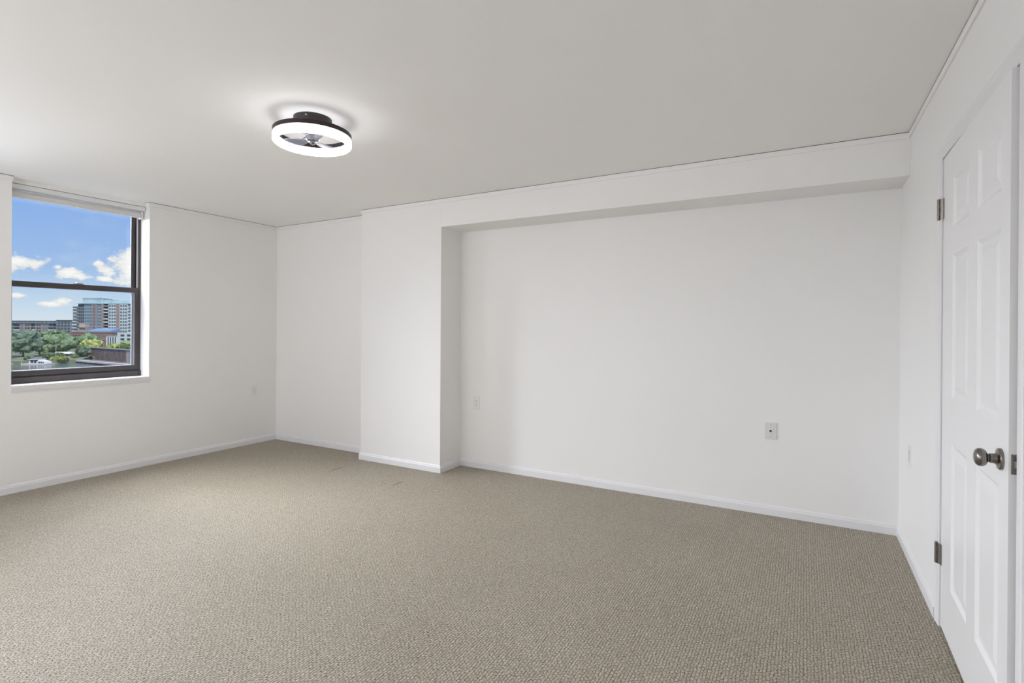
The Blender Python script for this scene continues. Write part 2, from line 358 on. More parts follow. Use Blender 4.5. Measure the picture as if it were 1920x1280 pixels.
# ================================================================== door
A2 = Vector((.509, 1.990)); B2 = Vector((.5263, 2.916)); dd = (B2-A2); DW = dd.length; dd.normalize(); dn = Vector((-dd.y, dd.x))   # dn points into the room
door = empty('door_1', (B2.x, B2.y, 0)); struct(door, 'white six panel door standing slightly ajar at far right')
def D3(s, z, o=0):                     # s from free edge, height, out into the room
    p = A2+dd*s+dn*o; return (p.x-B2.x, p.y-B2.y, z)
panels = [(.475, .735, 1.715, 1.918), (.090, .355, 1.715, 1.918), (.475, .735, 1.022, 1.605), (.090, .355, 1.022, 1.605), (.475, .735, .235, .835), (.090, .355, .235, .835)]
ss = sorted({0, DW, .09, .355, .475, .735}); zz = sorted({.008, 2.043, .235, .835, 1.022, 1.605, 1.715, 1.918})
slab = MB()
def inpanel(s, z): return any(a < s < b and c < z < d for a, b, c, d in panels)
for i in range(len(ss)-1):
    for j in range(len(zz)-1):
        if inpanel((ss[i]+ss[i+1])/2, (zz[j]+zz[j+1])/2): continue
        slab.add([D3(ss[i], zz[j]), D3(ss[i+1], zz[j]), D3(ss[i+1], zz[j+1]), D3(ss[i], zz[j+1])], [(0, 1, 2, 3)])
q = lambda pts: slab.add(pts, [(0, 1, 2, 3)])
z0, z1, th = .008, 2.043, -.035
q([D3(0, z0), D3(0, z1), D3(0, z1, th), D3(0, z0, th)]); q([D3(DW, z0), D3(DW, z1), D3(DW, z1, th), D3(DW, z0, th)])
q([D3(0, z0), D3(DW, z0), D3(DW, z0, th), D3(0, z0, th)]); q([D3(0, z1), D3(DW, z1), D3(DW, z1, th), D3(0, z1, th)])
q([D3(0, z0, th), D3(DW, z0, th), D3(DW, z1, th), D3(0, z1, th)])
slab.build('door_slab', DOORM, door)
for a, b, c, d in panels:
    rings = []
    for ins, dep in ((0, 0), (.006, -.004), (.014, -.0085), (.020, -.009), (.026, -.0085), (.050, -.0025), (.052, -.002)):
        rings.append([D3(a+ins, c+ins, dep), D3(b-ins, c+ins, dep), D3(b-ins, d-ins, dep), D3(a+ins, d-ins, dep)])
    MB().loft(rings, cap0=False, cap1=True).build('panel', DOORM, door)
n3 = Vector((dn.x, dn.y, 0))
def dpt(s, z, o): return Vector(D3(s, z, o))
KS, KZ = .066, .917
kn = MB().lathe([(.0105, .024), (.0105, .0315), (.0155, .0325), (.0220, .0360), (.0258, .0415), (.0270, .0475), (.0256, .0535), (.0210, .0588), (.0140, .0618), (.0070, .0628), (.0001, .0630)], dpt(KS, KZ, 0), n3, 40, True, False).build('door_knob', NICKEL, door)
kn['label'] = 'satin nickel round door knob'
MB().lathe([(.0315, 0), (.0315, .006), (.0295, .0085), (.022, .0095), (.0165, .012), (.0145, .018), (.0140, .0265), (.0125, .028)], dpt(KS, KZ, 0), n3, 40).build('rose', NICKEL, kn)
MB().lathe([(.0118, .027), (.0118, .0295)], dpt(KS, KZ, 0), n3, 24).build('collar', SLOT, kn)
# latch on the free edge; e3 points out of the edge towards the camera
e3 = -Vector((dd.x, dd.y, 0))
lp = MB()
def Eg(o, z, e): v = Vector(D3(0, z, o))+e3*e; return tuple(v)
lp.add([Eg(o, z, e) for e in (0, .0018) for z in (KZ-.0285, KZ+.0285) for o in (-.0300, -.0050)], [(0, 1, 3, 2), (4, 5, 7, 6), (0, 1, 5, 4), (2, 3, 7, 6), (0, 2, 6, 4), (1, 3, 7, 5)])
lpo = lp.build('latch_plate', HINGEM, door, bevel=.001); lpo['label'] = 'nickel latch faceplate'
bo = MB().loft([[Eg(-.024, KZ-.010, .001), Eg(-.011, KZ-.010, .001), Eg(-.011, KZ+.010, .001), Eg(-.024, KZ+.010, .001)],
                [Eg(-.024, KZ-.009, .009), Eg(-.022, KZ-.009, .009), Eg(-.022, KZ+.009, .009), Eg(-.024, KZ+.009, .009)]])
bo.build('latch_bolt', NICKEL, lpo)
for z in (KZ-.022, KZ+.022):
    MB().lathe([(.0032, 0), (.003, .001)], Eg(-.0175, z, .0018), e3, 12).build('screw', SCREW, lpo)
# hinges: five knuckles on a pin, leaf folded back to the gap
def hinge(zc):
    hx = Vector(D3(DW+.014, zc, .0135))
    m_ = MB().lathe([(.0048, -.046), (.0060, -.045), (.0060, .045), (.0048, .047), (.0001, .0475)], hx, (0, 0, 1), 18, True, False)
    h = m_.build('hinge', HINGEM, door); h['label'] = 'worn nickel butt hinge'
    for k in range(5):
        a = -.0448+k*.01795
        MB().lathe([(.0058, a), (.0066, a+.0006), (.0066, a+.0168), (.0058, a+.0174)], hx, (0, 0, 1), 18).build('knuckle', HINGEM, h)
    lf = MB()
    def lv(s, z, o): return D3(s, z, o)
    def plate(s0, o0, s1, o1, za, zb):
        pts = []
        for z in (zc+za, zc+zb):
            pts += [lv(s0, z, o0), lv(s1, z, o1), lv(s1-.0015, z, o1-.0012), lv(s0-.0015, z, o0-.0012)]
        lf.add(pts, [(0, 1, 2, 3), (4, 7, 6, 5), (0, 4, 5, 1), (1, 5, 6, 2), (2, 6, 7, 3), (3, 7, 4, 0)])
    plate(DW+.0135, .0130, DW+.0005, .0105, -.0445, .0445); plate(DW+.0005, .0105, DW-.009, .0012, -.0445, .0445)
    slot = MB()
    for k in (0, 2, 4):
        za = zc-.0448+k*.01795+.0012; zb = za+.0150
        pts = [lv(s_, z, o) for z in (za, zb) for s_, o in ((DW+.0090, .0136), (DW+.0050, .0128), (DW+.0045, .0108), (DW+.0085, .0118))]
        slot.add(pts, [(0, 1, 2, 3), (4, 7, 6, 5), (0, 4, 5, 1), (1, 5, 6, 2), (2, 6, 7, 3), (3, 7, 4, 0)])
    slot.build('knuckle_gap', SLOT, h)
    lf.add([lv(DW-.022, zc+z, o) for o in (.0002, .0016) for z in (-.0445, .0445)]+[lv(DW+.006, zc+z, o) for o in (.0002, .0016) for z in (-.0445, .0445)],
           [(0, 1, 3, 2), (4, 6, 7, 5), (0, 2, 6, 4), (1, 5, 7, 3), (0, 4, 5, 1), (2, 3, 7, 6)])
    lf.build('leaf', HINGEM, h)
    for z in (-.030, 0, .030):
        MB().lathe([(.0035, 0), (.0030, .0012)], D3(DW-.010, zc+z, .0016), n3, 10).build('screw', SCREW, h)
hinge(1.826); hinge(.319)
# jamb stop and strike side lining
MB_j = MB().box(.548, .600, DY0, DY0+.004, 0, DZ).box(.548, .600, DY1-.003, DY1, 0, DZ).box(.548, .600, DY0, DY1, DZ-.003, DZ)
MB_j.box(.566, .60, DY0, DY0+.03, 0, DZ).box(.566, .60, DY1-.03, DY1, 0, DZ).box(.566, .60, DY0, DY1, DZ-.03, DZ)
jo = MB_j.build('door_jamb', TRIM); jo.parent = door; jo.matrix_parent_inverse = Matrix.Translation((-B2.x, -B2.y, 0))
# casing, mitred, three runs: profile (distance from opening, thickness)
CP = [(0, 0), (0, .005), (.006, .007), (.030, .0085), (.036, .0075), (.042, .010), (.052, .0115), (.060, .009), (.060, 0)]
o_ = .004
def cas(name, pts0, pts1, label): struct(MB().loft([pts0, pts1]).build(name, TRIM), label)
far = lambda z, up: [(XR-t, DY1-o_+w_+0, z+(w_ if up else 0)) for w_, t in CP]
cas('trim_10', far(0, False), far(DZ-o_, True), 'white moulded casing beside the door hinges')
near = lambda z, up: [(XR-t, DY0-.004-w_, z+(w_ if up else 0)) for w_, t in CP]
cas('trim_11', near(0, False), near(DZ-o_, True), 'white moulded casing beside the door latch at the frame edge')
cas('trim_12', far(DZ-o_, True), near(DZ-o_, True), 'white moulded head casing above the door')

# ================================================================== wall plates
def plate_root(name, label, cat, loc, rz, group=None):
    return tag(empty(name, loc, rz), label, cat, group)
def rounded(w2, h2, r, n=4):
    pts = []
    for cx, cy, a0 in ((w2-r, h2-r, 0), (-w2+r, h2-r, 90), (-w2+r, -h2+r, 180), (w2-r, -h2+r, 270)):
        for k in range(n+1):
            a = math.radians(a0+90*k/n); pts.append((cx+r*math.cos(a), cy+r*math.sin(a)))
    return pts
def slab2(mb, w2, h2, r, d0, d1, cx=0, cz=0, inset=.0015):
    # local frame: x along wall, -y into the room, z up
    R = rounded(w2, h2, r); Ri = rounded(w2-inset, h2-inset, max(r-inset/2, .0005))
    mb.loft([[(cx+x, -d0, cz+z) for x, z in R], [(cx+x, -d1+inset, cz+z) for x, z in R], [(cx+x, -d1, cz+z) for x, z in Ri]])
    return mb
def duplex(name, label, loc, rz, decora=False):
    r = plate_root(name, label, 'outlet', loc, rz)
    slab2(MB(), .0365, .060, .003, 0, .006).build('cover_plate', PLATE, r)
    if decora:
        d = slab2(MB(), .0165, .0335, .001, .0058, .0085, 0, 0, .001).build('receptacle_face', PLATE, r)
        fr = MB()
        R = rounded(.0178, .0348, .001); fr.loft([[(x, -.0059, z) for x, z in R], [(x, -.0064, z) for x, z in R]]); fr.build('recess_line', SLOT, r)
        cs = (.017, -.017); base = .0085
    else:
        for cz in (.0195, -.0195):
            d = slab2(MB(), .0165, .0140, .007, .0058, .0080, 0, cz, .001).build('receptacle_face', PLATE, r)
        cs = (.0195, -.0195); base = .008
    for cz in cs:
        s_ = MB()
        for sx, hh in ((-.0065, .0042), (.0065, .0036)): s_.box(sx-.0011, sx+.0011, -base-.0003, -base+.001, cz+.003-hh, cz+.003+hh)
        s_.lathe([(.0026, 0), (.0026, .001)], (0, -base-.0003, cz-.007), (0, 1, 0), 12)
        s_.build('slots', SLOT, r)
    scs = (0,) if not decora else (.047, -.047)
    for cz in scs:
        MB().lathe([(.0033, 0), (.0028, .0012)], (0, -.006, cz), (0, -1, 0), 12).build('screw', SCREW, r)
    return r
duplex('wall_outlet', 'white duplex outlet on the window wall near the room corner', (XL, 3.668, .581), PI/2)
duplex('wall_outlet', 'white duplex outlet at the left end of the alcove wall beside the pier', (-2.649, Y3, .599), 0)
duplex('wall_outlet', 'white rectangular outlet plate low on the right wall before the door', (XR, 3.690, .584), -PI/2, True)
cp = plate_root('cable_plate', 'light grey cable wall plate with a single black jack on the alcove wall', 'wall plate', (-.2025, Y3, .588), 0)
slab2(MB(), .0365, .058, .0025, 0, .0065).build('cover_plate', CABLEP, cp)
j_ = MB().lathe([(.0115, 0), (.0115, .0012), (.0105, .0018)], (0, -.0065, 0), (0, -1, 0), 20).build('jack_bezel', PLATE, cp)
MB().lathe([(.0088, .0), (.0082, .0025)], (0, -.0080, 0), (0, -1, 0), 6).build('jack', SLOT, j_)
for z in (.041, -.041):
    MB().lathe([(.0034, 0), (.0030, .0014)], (0, -.0065, z), (0, -1, 0), 12).build('screw', SCREW, cp)

# ================================================================== ceiling fan light
FX, FY = -2.374, 1.982
fan = tag(empty('ceiling_fan_light', (FX, FY, H)), 'round black ceiling fan light with glowing white ring and clear grey blades', 'ceiling light')
zz_ = lambda z: z-H
RO, RI = .205, .1785
MB().lathe([(.101, zz_(H)), (.101, zz_(2.400)), (.098, zz_(2.394)), (.060, zz_(2.392))], seg=56).build('canopy', FANBLK, fan)
MB().lathe([(.064, zz_(2.392)), (.058, zz_(2.362)), (.040, zz_(2.358))], seg=40).build('motor_housing', FANBLK, fan)
ring = MB()
def annulus(mb, ro, ri, z0, z1, seg=96, e=.003):
    prof = [(ri, z0+e), (ri+e, z0), (ro-e, z0), (ro, z0+e), (ro, z1-e), (ro-e, z1), (ri+e, z1), (ri, z1-e), (ri, z0+e)]
    rings = [[(r*math.cos(2*PI*i/seg), r*math.sin(2*PI*i/seg), h) for i in range(seg)] for r, h in prof]
    mb.loft(rings, False, False, True)
    return mb
annulus(ring, RO, RI, zz_(2.341), zz_(2.364), e=.0008).build('ring_frame', FANBLK, fan)
lr = annulus(MB(), RO-.0005, RI+.0005, zz_(2.297), zz_(2.341), e=.006).build('ring_diffuser', LED, fan); lr['label'] = 'glowing white acrylic ring'
for k in range(3):
    a = math.radians(40+120*k); c_, s_ = math.cos(a), math.sin(a)
    m_ = MB()
    for (r0_, r1_, za, zb) in ((.052, .1795, 2.3575, 2.3630), (.1745, .1795, 2.3440, 2.3575)):
        pts = []
        for z in (za, zb):
            for r_, t_ in ((r0_, -.011), (r1_, -.011), (r1_, .011), (r0_, .011)):
                pts.append((r_*c_-t_*s_, r_*s_+t_*c_, zz_(z)))
        m_.add(pts, [(0, 3, 2, 1), (4, 5, 6, 7), (0, 1, 5, 4), (1, 2, 6, 5), (2, 3, 7, 6), (3, 0, 4, 7)])
    br_ = m_.build('bracket', FANBLK, fan)
    MB().lathe([(.0045, 0), (.0036, .003)], (.1745*c_, .1745*s_, zz_(2.350)), (-c_, -s_, 0), 12).build('screw', CHROME, br_)
for k in range(2):
    a = math.radians(205+95*k); MB().lathe([(.006, 0), (.004, .004)], (.101*math.cos(a), .101*math.sin(a), zz_(2.425)), (math.cos(a), math.sin(a), 0), 12).build('canopy_screw', CHROME, fan)
hub = MB().lathe([(.020, zz_(2.370)), (.034, zz_(2.366)), (.036, zz_(2.345)), (.036, zz_(2.328)), (.030, zz_(2.320)), (.018, zz_(2.317)), (.013, zz_(2.314)), (.013, zz_(2.304)), (.009, zz_(2.299)), (.0001, zz_(2.298))], seg=36, cap1=False).build('hub', CHROME, fan)
hub['label'] = 'chrome fan hub'
MB().lathe([(.0366, zz_(2.342)), (.0366, zz_(2.336))], seg=36).build('hub_band', FANBLK, hub)
def blade(deg):
    a = math.radians(deg); c_, s_ = math.cos(a), math.sin(a); top = []; bot = []
    outl = [(.030, -.016), (.055, -.032), (.090, -.046), (.125, -.050), (.150, -.040), (.164, -.012), (.166, .010), (.152, .030), (.120, .038), (.080, .036), (.050, .026), (.030, .016)]
    for r_, t_ in outl:
        zb = 2.318+.22*t_*(.4+r_*3)-.05*r_
        x, y = r_*c_-t_*s_, r_*s_+t_*c_
        top.append((x, y, zz_(zb+.0022))); bot.append((x, y, zz_(zb)))
    b_ = MB().loft([bot, top], True, True).build('blade', FANBLADE, fan)
    b_['label'] = 'smoky clear acrylic fan blade'
for d_ in (208, 92, 328): blade(d_)

# ================================================================== the city outside: own ground frame, u to the right, v away, 29.2 degrees off the room
CR = yaw
cb = Vector((math.cos(CR), math.sin(CR), 0)); ca = Vector((-math.sin(CR), math.cos(CR), 0))
def W(u, v, z): return cb*u+ca*v+Vector((0, 0, z))
def cempty(name, u, v, z, label, cat, group=None, rz=0):
    return tag(empty(name, W(u, v, z), CR+rz), label, cat, group)
GZ = -17.6
c = lambda n, col, **k: pmat(n, col, **{**dict(rough=.8, var=.10, vscale=.12), **k})
BRICKP = c('pink_brick', (.34, .25, .235)); BRICKR = c('red_brick', (.30, .155, .13), vscale=.3); BRICKB = c('brown_brick', (.31, .25, .24))
GREYB = c('grey_cladding', (.21, .23, .27)); DARKB = c('dark_cladding', (.10, .12, .16)); CREAM = c('cream_panel', (.58, .62, .60)); WHITEP = c('white_panel', (.66, .68, .68))
BLUEP = c('blue_grey_panel', (.28, .36, .42)); ROOFG = c('roof_grey', (.26, .27, .29)); SLATE = c('blue_roof', (.22, .33, .48)); TANK = c('tank_tan', (.52, .40, .35)); TANP = c('tan_panel', (.36, .30, .27))
WINB = pmat('far_window_glass', (.12, .17, .22), .12, var=.3, vscale=.4); WIND = pmat('dark_window_glass', (.05, .065, .085), .15, var=.3, vscale=.4)
PENT = pmat('penthouse_glass', (.40, .55, .60), .15, var=.15, vscale=.2); BALC = c('balcony_rail', (.62, .66, .64))
RUST = c('weathered_steel', (.17, .125, .125), var=.35, vscale=.35); PINKC = c('pink_concrete', (.45, .36, .34)); DECK = c('deck_pale', (.62, .55, .52)); PILE = c('pile_dark', (.10, .12, .15))
SAND = c('sand', (.52, .43, .37), vscale=.3); GRASS = c('park_ground', (.20, .23, .14), var=.3, vscale=.08); WHITEB = c('boat_white', (.75, .74, .73)); ROOFP = c('pink_roof', (.52, .36, .33))
def water():
    m, t, b = newmat('river_water'); L = t.links.new
    b.inputs['Base Color'].default_value = (.16, .19, .18, 1); b.inputs['Roughness'].default_value = .12; b.inputs['IOR'].default_value = 1.33
    tc = N(t, 'ShaderNodeTexCoord'); mp = N(t, 'ShaderNodeMapping'); mp.inputs['Scale'].default_value = (.25, .9, 1); L(tc.outputs['Object'], mp.inputs[0])
    n = N(t, 'ShaderNodeTexNoise'); n.inputs['Scale'].default_value = .9; n.inputs['Detail'].default_value = 4; L(mp.outputs[0], n.inputs['Vector'])
    bp = N(t, 'ShaderNodeBump'); bp.inputs['Strength'].default_value = .25; bp.inputs['Distance'].default_value = .4; L(n.outputs[0], bp.inputs['Height']); L(bp.outputs[0], b.inputs['Normal'])
    return m
WATER = water()
rv = MB().box(-900, 500, 20, 420, -23, -19.5).build('river', WATER); rv.rotation_euler.z = CR
tag(rv, 'grey green river water below the docks', 'river', kind='structure')
shore = [(-1500, 250), (-262, 262), (-255.5, 276), (-246, 277), (-240, 292), (-256, 318), (-246, 322), (-205, 300), (-150, 275), (600, 250), (900, 2600), (-2200, 2600)]
ld = MB().loft([[(u, v, -21) for u, v in shore], [(u, v, GZ) for u, v in shore]]).build('riverbank_ground', GRASS); ld.rotation_euler.z = CR
tag(ld, 'green and tan riverbank land under the trees and buildings', 'ground', kind='structure')
sb = MB(); 
for k in range(7):
    a = random.Random(k).uniform(1.8, 3.2); 
    sb.lathe([(a, -.6), (a*.8, .25), (a*.3, .6), (.01, .65)], (-265+k*1.0, 268+(k % 3)*2.5, -18.6), (0, 0, 1), 12, True, False)
sbo = sb.build('sand_bank', SAND); sbo.rotation_euler.z = CR
tag(sbo, 'bare pinkish sand bank at the water left of the boathouse', 'sand bank', kind='stuff')

def part(mb, name, mat, root, label=None):
    o = mb.build(name, mat, root)
    if label: o['label'] = label
    return o
def windows(root, mat, u0, u1, z0, z1, nu, nz, ww, wh, v, name='window', lights=None, rnd=None):
    """separate panes set in the facade at depth v of the building frame, sharing one mesh"""
    first = None
    for j in range(nz):
        for i in range(nu):
            u = u0+(i+.5)*(u1-u0)/nu; z = z0+(j+.5)*(z1-z0)/nz
            if first is None:
                first = MB().box(-ww/2, ww/2, -.12, .25, -wh/2, wh/2).build(name, mat, root); o = first
            else: o = copyobj(first)
            o.location = (u, v, z)
# ---- tall tower: frame at u=-376, v=480, base GZ
tw = cempty('apartment_tower', -376, 480, GZ, 'tall stepped apartment tower with brick piers and glass penthouse', 'building')
bays = [  # u0, u1, top z above base, front offset, material, window (mat, n, width)
    (-28, -22.6, 36.0, 1.5, CREAM, (WIND, 3, 1.15)), (-22.6, -16.3, 38.6, .8, GREYB, (WIND, 3, 1.4)), (-16.3, -9.4, 38.8, 0, BLUEP, (WINB, 3, 1.5)),
    (-9.4, -4.5, 38.8, -.6, BRICKP, (WINB, 1, 2.2)), (-4.5, -.1, 38.6, -.2, BLUEP, (WINB, 2, 1.5)), (-.1, 1.8, 38.6, -.8, BRICKP, None),
    (1.8, 6.2, 38.2, 1.2, DARKB, None), (6.2, 13.6, 38.4, -.6, WHITEP, (WINB, 3, 1.7)), (13.6, 16.5, 38.4, -1.0, BRICKP, None),
    (16.5, 23.8, 38.4, -.6, WHITEP, (WINB, 3, 1.7)), (23.8, 30, 38.0, .4, CREAM, (WIND, 2, 1.8))]
fl = 2.93
for u0_, u1_, zt, vo, mat, wn in bays:
    part(MB().box(u0_, u1_, vo, 16, 0, zt), 'facade_bay', mat, tw)
    if wn:
        nz = int((zt-10)/fl); windows(tw, wn[0], u0_+.3, u1_-.3, zt-nz*fl, zt-.3, wn[1], nz, wn[2], 1.75, vo)
for k in range(12):
    z = 38.2-fl*(k+.75)
    part(MB().box(1.9, 6.1, -.9, 1.3, z, z+.25).box(1.9, 6.1, -.9, -.8, z+.25, z+1.1), 'balcony', BALC if k % 3 else ROOFG, tw)
for k in range(10):
    z = 36.0-fl*(k+.8)
    part(MB().box(-27.9, -23.4, .2, 1.6, z, z+.22).box(-27.9, -23.4, .2, .3, z+.22, z+.9), 'balcony', BALC, tw)
    part(MB().box(24.2, 29.9, -.9, .5, z+2, z+2.22).box(24.2, 29.9, -.9, -.8, z+2.22, z+2.9), 'balcony', BALC, tw)
part(MB().box(-19.5, -.5, 2, 13, 38.6, 43.6), 'penthouse', PENT, tw, 'pale blue glass penthouse')
part(MB().box(-.5, 5.6, 3, 13, 38.2, 42.6).box(5.6, 26, 4, 12, 38.2, 41.6), 'penthouse', PENT, tw, 'lower glass penthouse wing')
part(MB().box(-20, 0, 1.6, 13.4, 43.6, 43.9).box(-28.3, -22, .9, 16, 36, 36.4).box(-22.6, 30.2, -.9, 16, 38.7, 39.0), 'roof_edge', BALC, tw)
part(MB().box(-15, -8, 5, 10, 43.9, 44.9), 'plant_room', PENT, tw)
# ---- long low apartment building
lb = cempty('long_apartment_building', -505, 560, GZ, 'long low grey and brown apartment building beyond the left trees', 'building')
us = [-75, -66, -58, -49, -41, -36, -29, -22, -17, -10, -5, 2, 9, 14, 20, 24.5]
mats = [BRICKB, DARKB, BRICKB, GREYB, BRICKB, GREYB, DARKB, BRICKB, BRICKB, DARKB, BRICKB, BRICKB, GREYB, DARKB, BRICKB]
for i in range(len(us)-1):
    vo = 1.4 if mats[i] is DARKB else (.6 if mats[i] is GREYB else 0)
    part(MB().box(us[i], us[i+1], vo, 14, 0, 20.6), 'facade_bay', mats[i], lb)
    if us[i] > -52:
        windows(lb, WINB if i % 2 else WIND, us[i]+.8, us[i+1]-.8, 4.2, 20.2, 1 if us[i+1]-us[i] < 5.2 else 2, 5, 1.9, 1.7, vo)
        if mats[i] is DARKB or mats[i] is GREYB:
            for k in range(4):
                part(MB().box(us[i]+.2, us[i+1]-.2, vo-1.2, vo, 6.5+3.3*k, 6.7+3.3*k).box(us[i]+.2, us[i+1]-.2, vo-1.2, vo-1.1, 6.7+3.3*k, 7.6+3.3*k), 'balcony', GREYB if k % 2 else BALC, lb)
part(MB().box(-75.5, 24.8, -.7, 14.5, 20.6, 23.0), 'top_storey', GREYB, lb)
windows(lb, WINB, -48, 23, 21.1, 22.8, 16, 1, 2.2, 1.3, -.7)
part(MB().box(-76, 25, -1.2, 15, 23.0, 23.4), 'roof', DARKB, lb)
part(MB().box(20, 36, -3, 12, 0, 23.8), 'end_block', GREYB, lb)
windows(lb, WIND, 21, 35, 4, 23, 4, 6, 2.2, 1.9, -3)
part(MB().box(19.5, 36.5, -3.6, 12.5, 23.8, 24.3), 'roof', DARKB, lb)
# ---- brick warehouse in front of the tower
bw = cempty('brick_warehouse', -337, 420, GZ, 'red brick warehouse with flat stepped roofs below the tower', 'building')
part(MB().box(-17, 15.8, 0, 14, 0, 13.1), 'main_block', BRICKR, bw)
part(MB().box(7.5, 15.8, -3, 0, 0, 7.2), 'annex', BRICKR, bw)
part(MB().box(-17.3, 16, -.4, 14.4, 13.1, 13.5), 'parapet', BRICKB, bw)
part(MB().box(7.3, 16, -3.3, 0, 7.2, 7.6), 'parapet', BRICKB, bw)
windows(bw, WIND, -15.5, -1, 9.2, 11.6, 10, 1, .8, 1.5, 0); windows(bw, WINB, 0, 15, 9.2, 11.6, 9, 1, .9, 1.5, 0)
windows(bw, WIND, -15.5, 7, 4.6, 7, 12, 1, .9, 1.5, 0); windows(bw, WINB, 8, 15.4, 3.8, 6.6, 5, 1, .9, 1.4, -3)
part(MB().box(-12.5, -5, 1, 7, 13.5, 16.6), 'roof_house', TANP, bw)
part(MB().box(-5, 13.4, 2, 12, 13.5, 14.4).add([(-5, 2, 14.4), (13.4, 2, 14.4), (13.4, 12, 16.4), (-5, 12, 16.4), (-5, 12, 14.4), (13.4, 12, 14.4)], [(0, 1, 2, 3), (0, 3, 4), (1, 5, 2), (3, 2, 5, 4)]), 'skylight_roof', SLATE, bw, 'blue grey sloped skylight roof')
tk = cempty('water_tank', -345, 422, GZ+16.6, 'tan square tank raised on legs above the brick warehouse', 'tank')
part(MB().box(-2.4, 2.4, -2, 2, .5, 3.9), 'tank_body', TANK, tk); part(MB().box(-2.6, 2.6, -2.2, 2.2, 3.9, 4.15), 'lid', DECK, tk)
for x in (-2.0, 2.0):
    for y in (-1.6, 1.6): part(MB().box(x-.15, x+.15, y-.15, y+.15, 0, .5), 'leg', DARKB, tk)
# ---- pale office
po = cempty('pale_office_building', -309, 412, GZ, 'pale low office building with dark windows right of the warehouse', 'building')
part(MB().box(-10.5, 12, 0, 12, 0, 10.6), 'left_wing', WHITEP, po); part(MB().box(-1, 12, -1, 0, 0, 13.4), 'right_wing', CREAM, po)
part(MB().box(-10.8, 12.3, -.3, 12, 10.6, 11.0), 'roof_edge', ROOFG, po)
windows(po, WIND, -9.8, -2.2, 2.6, 10.2, 4, 1, .8, 6.5, 0); windows(po, WIND, .6, 10.8, 3.6, 12.6, 2, 3, 3.0, 1.6, -1)
# ---- house with pinkish roof
ho = cempty('low_house', -361, 400, GZ, 'low house with wide pinkish roof between the trees', 'house')
part(MB().box(-5.2, 6.2, 0, 7, 0, 6.6), 'wall', WHITEB, ho)
part(MB().add([(-6, -1, 6.5), (6.8, -1, 6.5), (6.8, 8, 6.5), (-6, 8, 6.5), (-3.5, 3.4, 9.2), (5.2, 3.4, 9.2)], [(0, 1, 5, 4), (2, 3, 4, 5), (1, 2, 5), (3, 0, 4), (0, 3, 2, 1)]), 'roof', ROOFP, ho, 'pinkish hipped roof')
windows(ho, WIND, -4.6, 5.8, 3.6, 6.2, 5, 1, 1.1, 1.3, 0)
# ---- shed
sh = cempty('long_boat_shed', -271.9, 316, GZ, 'long white roofed shed in front of the middle tree', 'shed')
part(MB().box(-5, 4.6, 0, 5, 0, 1.6), 'wall', BRICKB, sh)
part(MB().add([(-5.4, -.6, 1.55), (5, -.6, 1.55), (5, 5.6, 1.55), (-5.4, 5.6, 1.55), (-5, 2.5, 2.7), (4.6, 2.5, 2.7)], [(0, 1, 5, 4), (2, 3, 4, 5), (1, 2, 5), (3, 0, 4), (0, 3, 2, 1)]), 'roof', WHITEB, sh)
windows(sh, WIND, -4.6, 4.2, .3, 1.4, 5, 1, 1, .8, 0)
# ---- boathouse on the water
bh = cempty('boathouse', -249.5, 274, -19.5, 'white floating boathouse with dark openings at the shore', 'boathouse')
part(MB().box(-6.2, 6, -1.5, 5, -.2, .55), 'float', DECK, bh)
part(MB().box(-3.4, 1.0, 0, 4.5, .55, 2.6), 'cabin', WHITEB, bh)
part(MB().box(-3.8, 1.5, -.5, 5, 2.6, 2.85), 'roof', WHITEB, bh); part(MB().box(-2.6, .2, .8, 3.6, 2.85, 3.6), 'roof_box', ROOFG, bh)
windows(bh, WIND, -2.6, 1, .7, 2.5, 2, 1, 1.4, 1.5, 0)
part(MB().add([(1.2, 0, .55), (5.2, 0, .55), (4.9, 0, 1.6), (1.2, 0, 2.5), (1.2, 4, .55), (5.2, 4, .55), (4.9, 4, 1.6), (1.2, 4, 2.5)], [(0, 1, 2, 3), (4, 7, 6, 5), (0, 4, 5, 1), (1, 5, 6, 2), (2, 6, 7, 3), (3, 7, 4, 0)]), 'side_shelter', WHITEB, bh)
windows(bh, WIND, 1.5, 4.9, .7, 1.5, 3, 1, .8, .8, 0)
for x in (-6, -2, 2, 5.8): part(MB().tube((x, -1.4, -.2), (x, -1.4, 1.6), .12), 'mooring_post', WHITEB, bh)
# ---- flagpole-like mast by the left trees
ms = tag(MB().lathe([(.10, 0), (.06, 10)], (0, 0, 0), (0, 0, 1), 8).build('mast', WHITEB), 'thin pale mast standing before the middle tree', 'mast'); ms.location = W(-264, 303, GZ)
# ---- quay wall
qd = Vector((-209.8+261.1, 290-324)); qang = math.atan2(qd.y, qd.x); qlen = qd.length
qw = cempty('quay_wall', -261.1, 324, -19.6, 'dark weathered steel quay wall above the walkway', 'wall', None, qang)
nseg = 30
for k in range(nseg):
    x0_ = k*qlen/nseg; x1_ = (k+1)*qlen/nseg; dz = .35*math.sin(k*.35)
    part(MB().loft([[(x0_, 0, 0), (x0_+.5, -.5, 0), (x1_-.5, -.5, 0), (x1_, 0, 0), (x1_, 3, 0), (x0_, 3, 0)], [(x0_, 0, 6.9+dz*.1), (x0_+.5, -.5, 6.9+dz*.1), (x1_-.5, -.5, 6.9+dz*.1), (x1_, 0, 6.9+dz*.1), (x1_, 3, 6.9), (x0_, 3, 6.9)]]),
         'sheet_pile', RUST if k < 26 else PINKC, qw)
part(MB().box(-.3, qlen+20, -.7, 3, 6.9, 7.3), 'coping', ROOFG, qw)
part(MB().box(qlen, qlen+20, 0, 3, 0, 6.9), 'end_section', PINKC, qw)
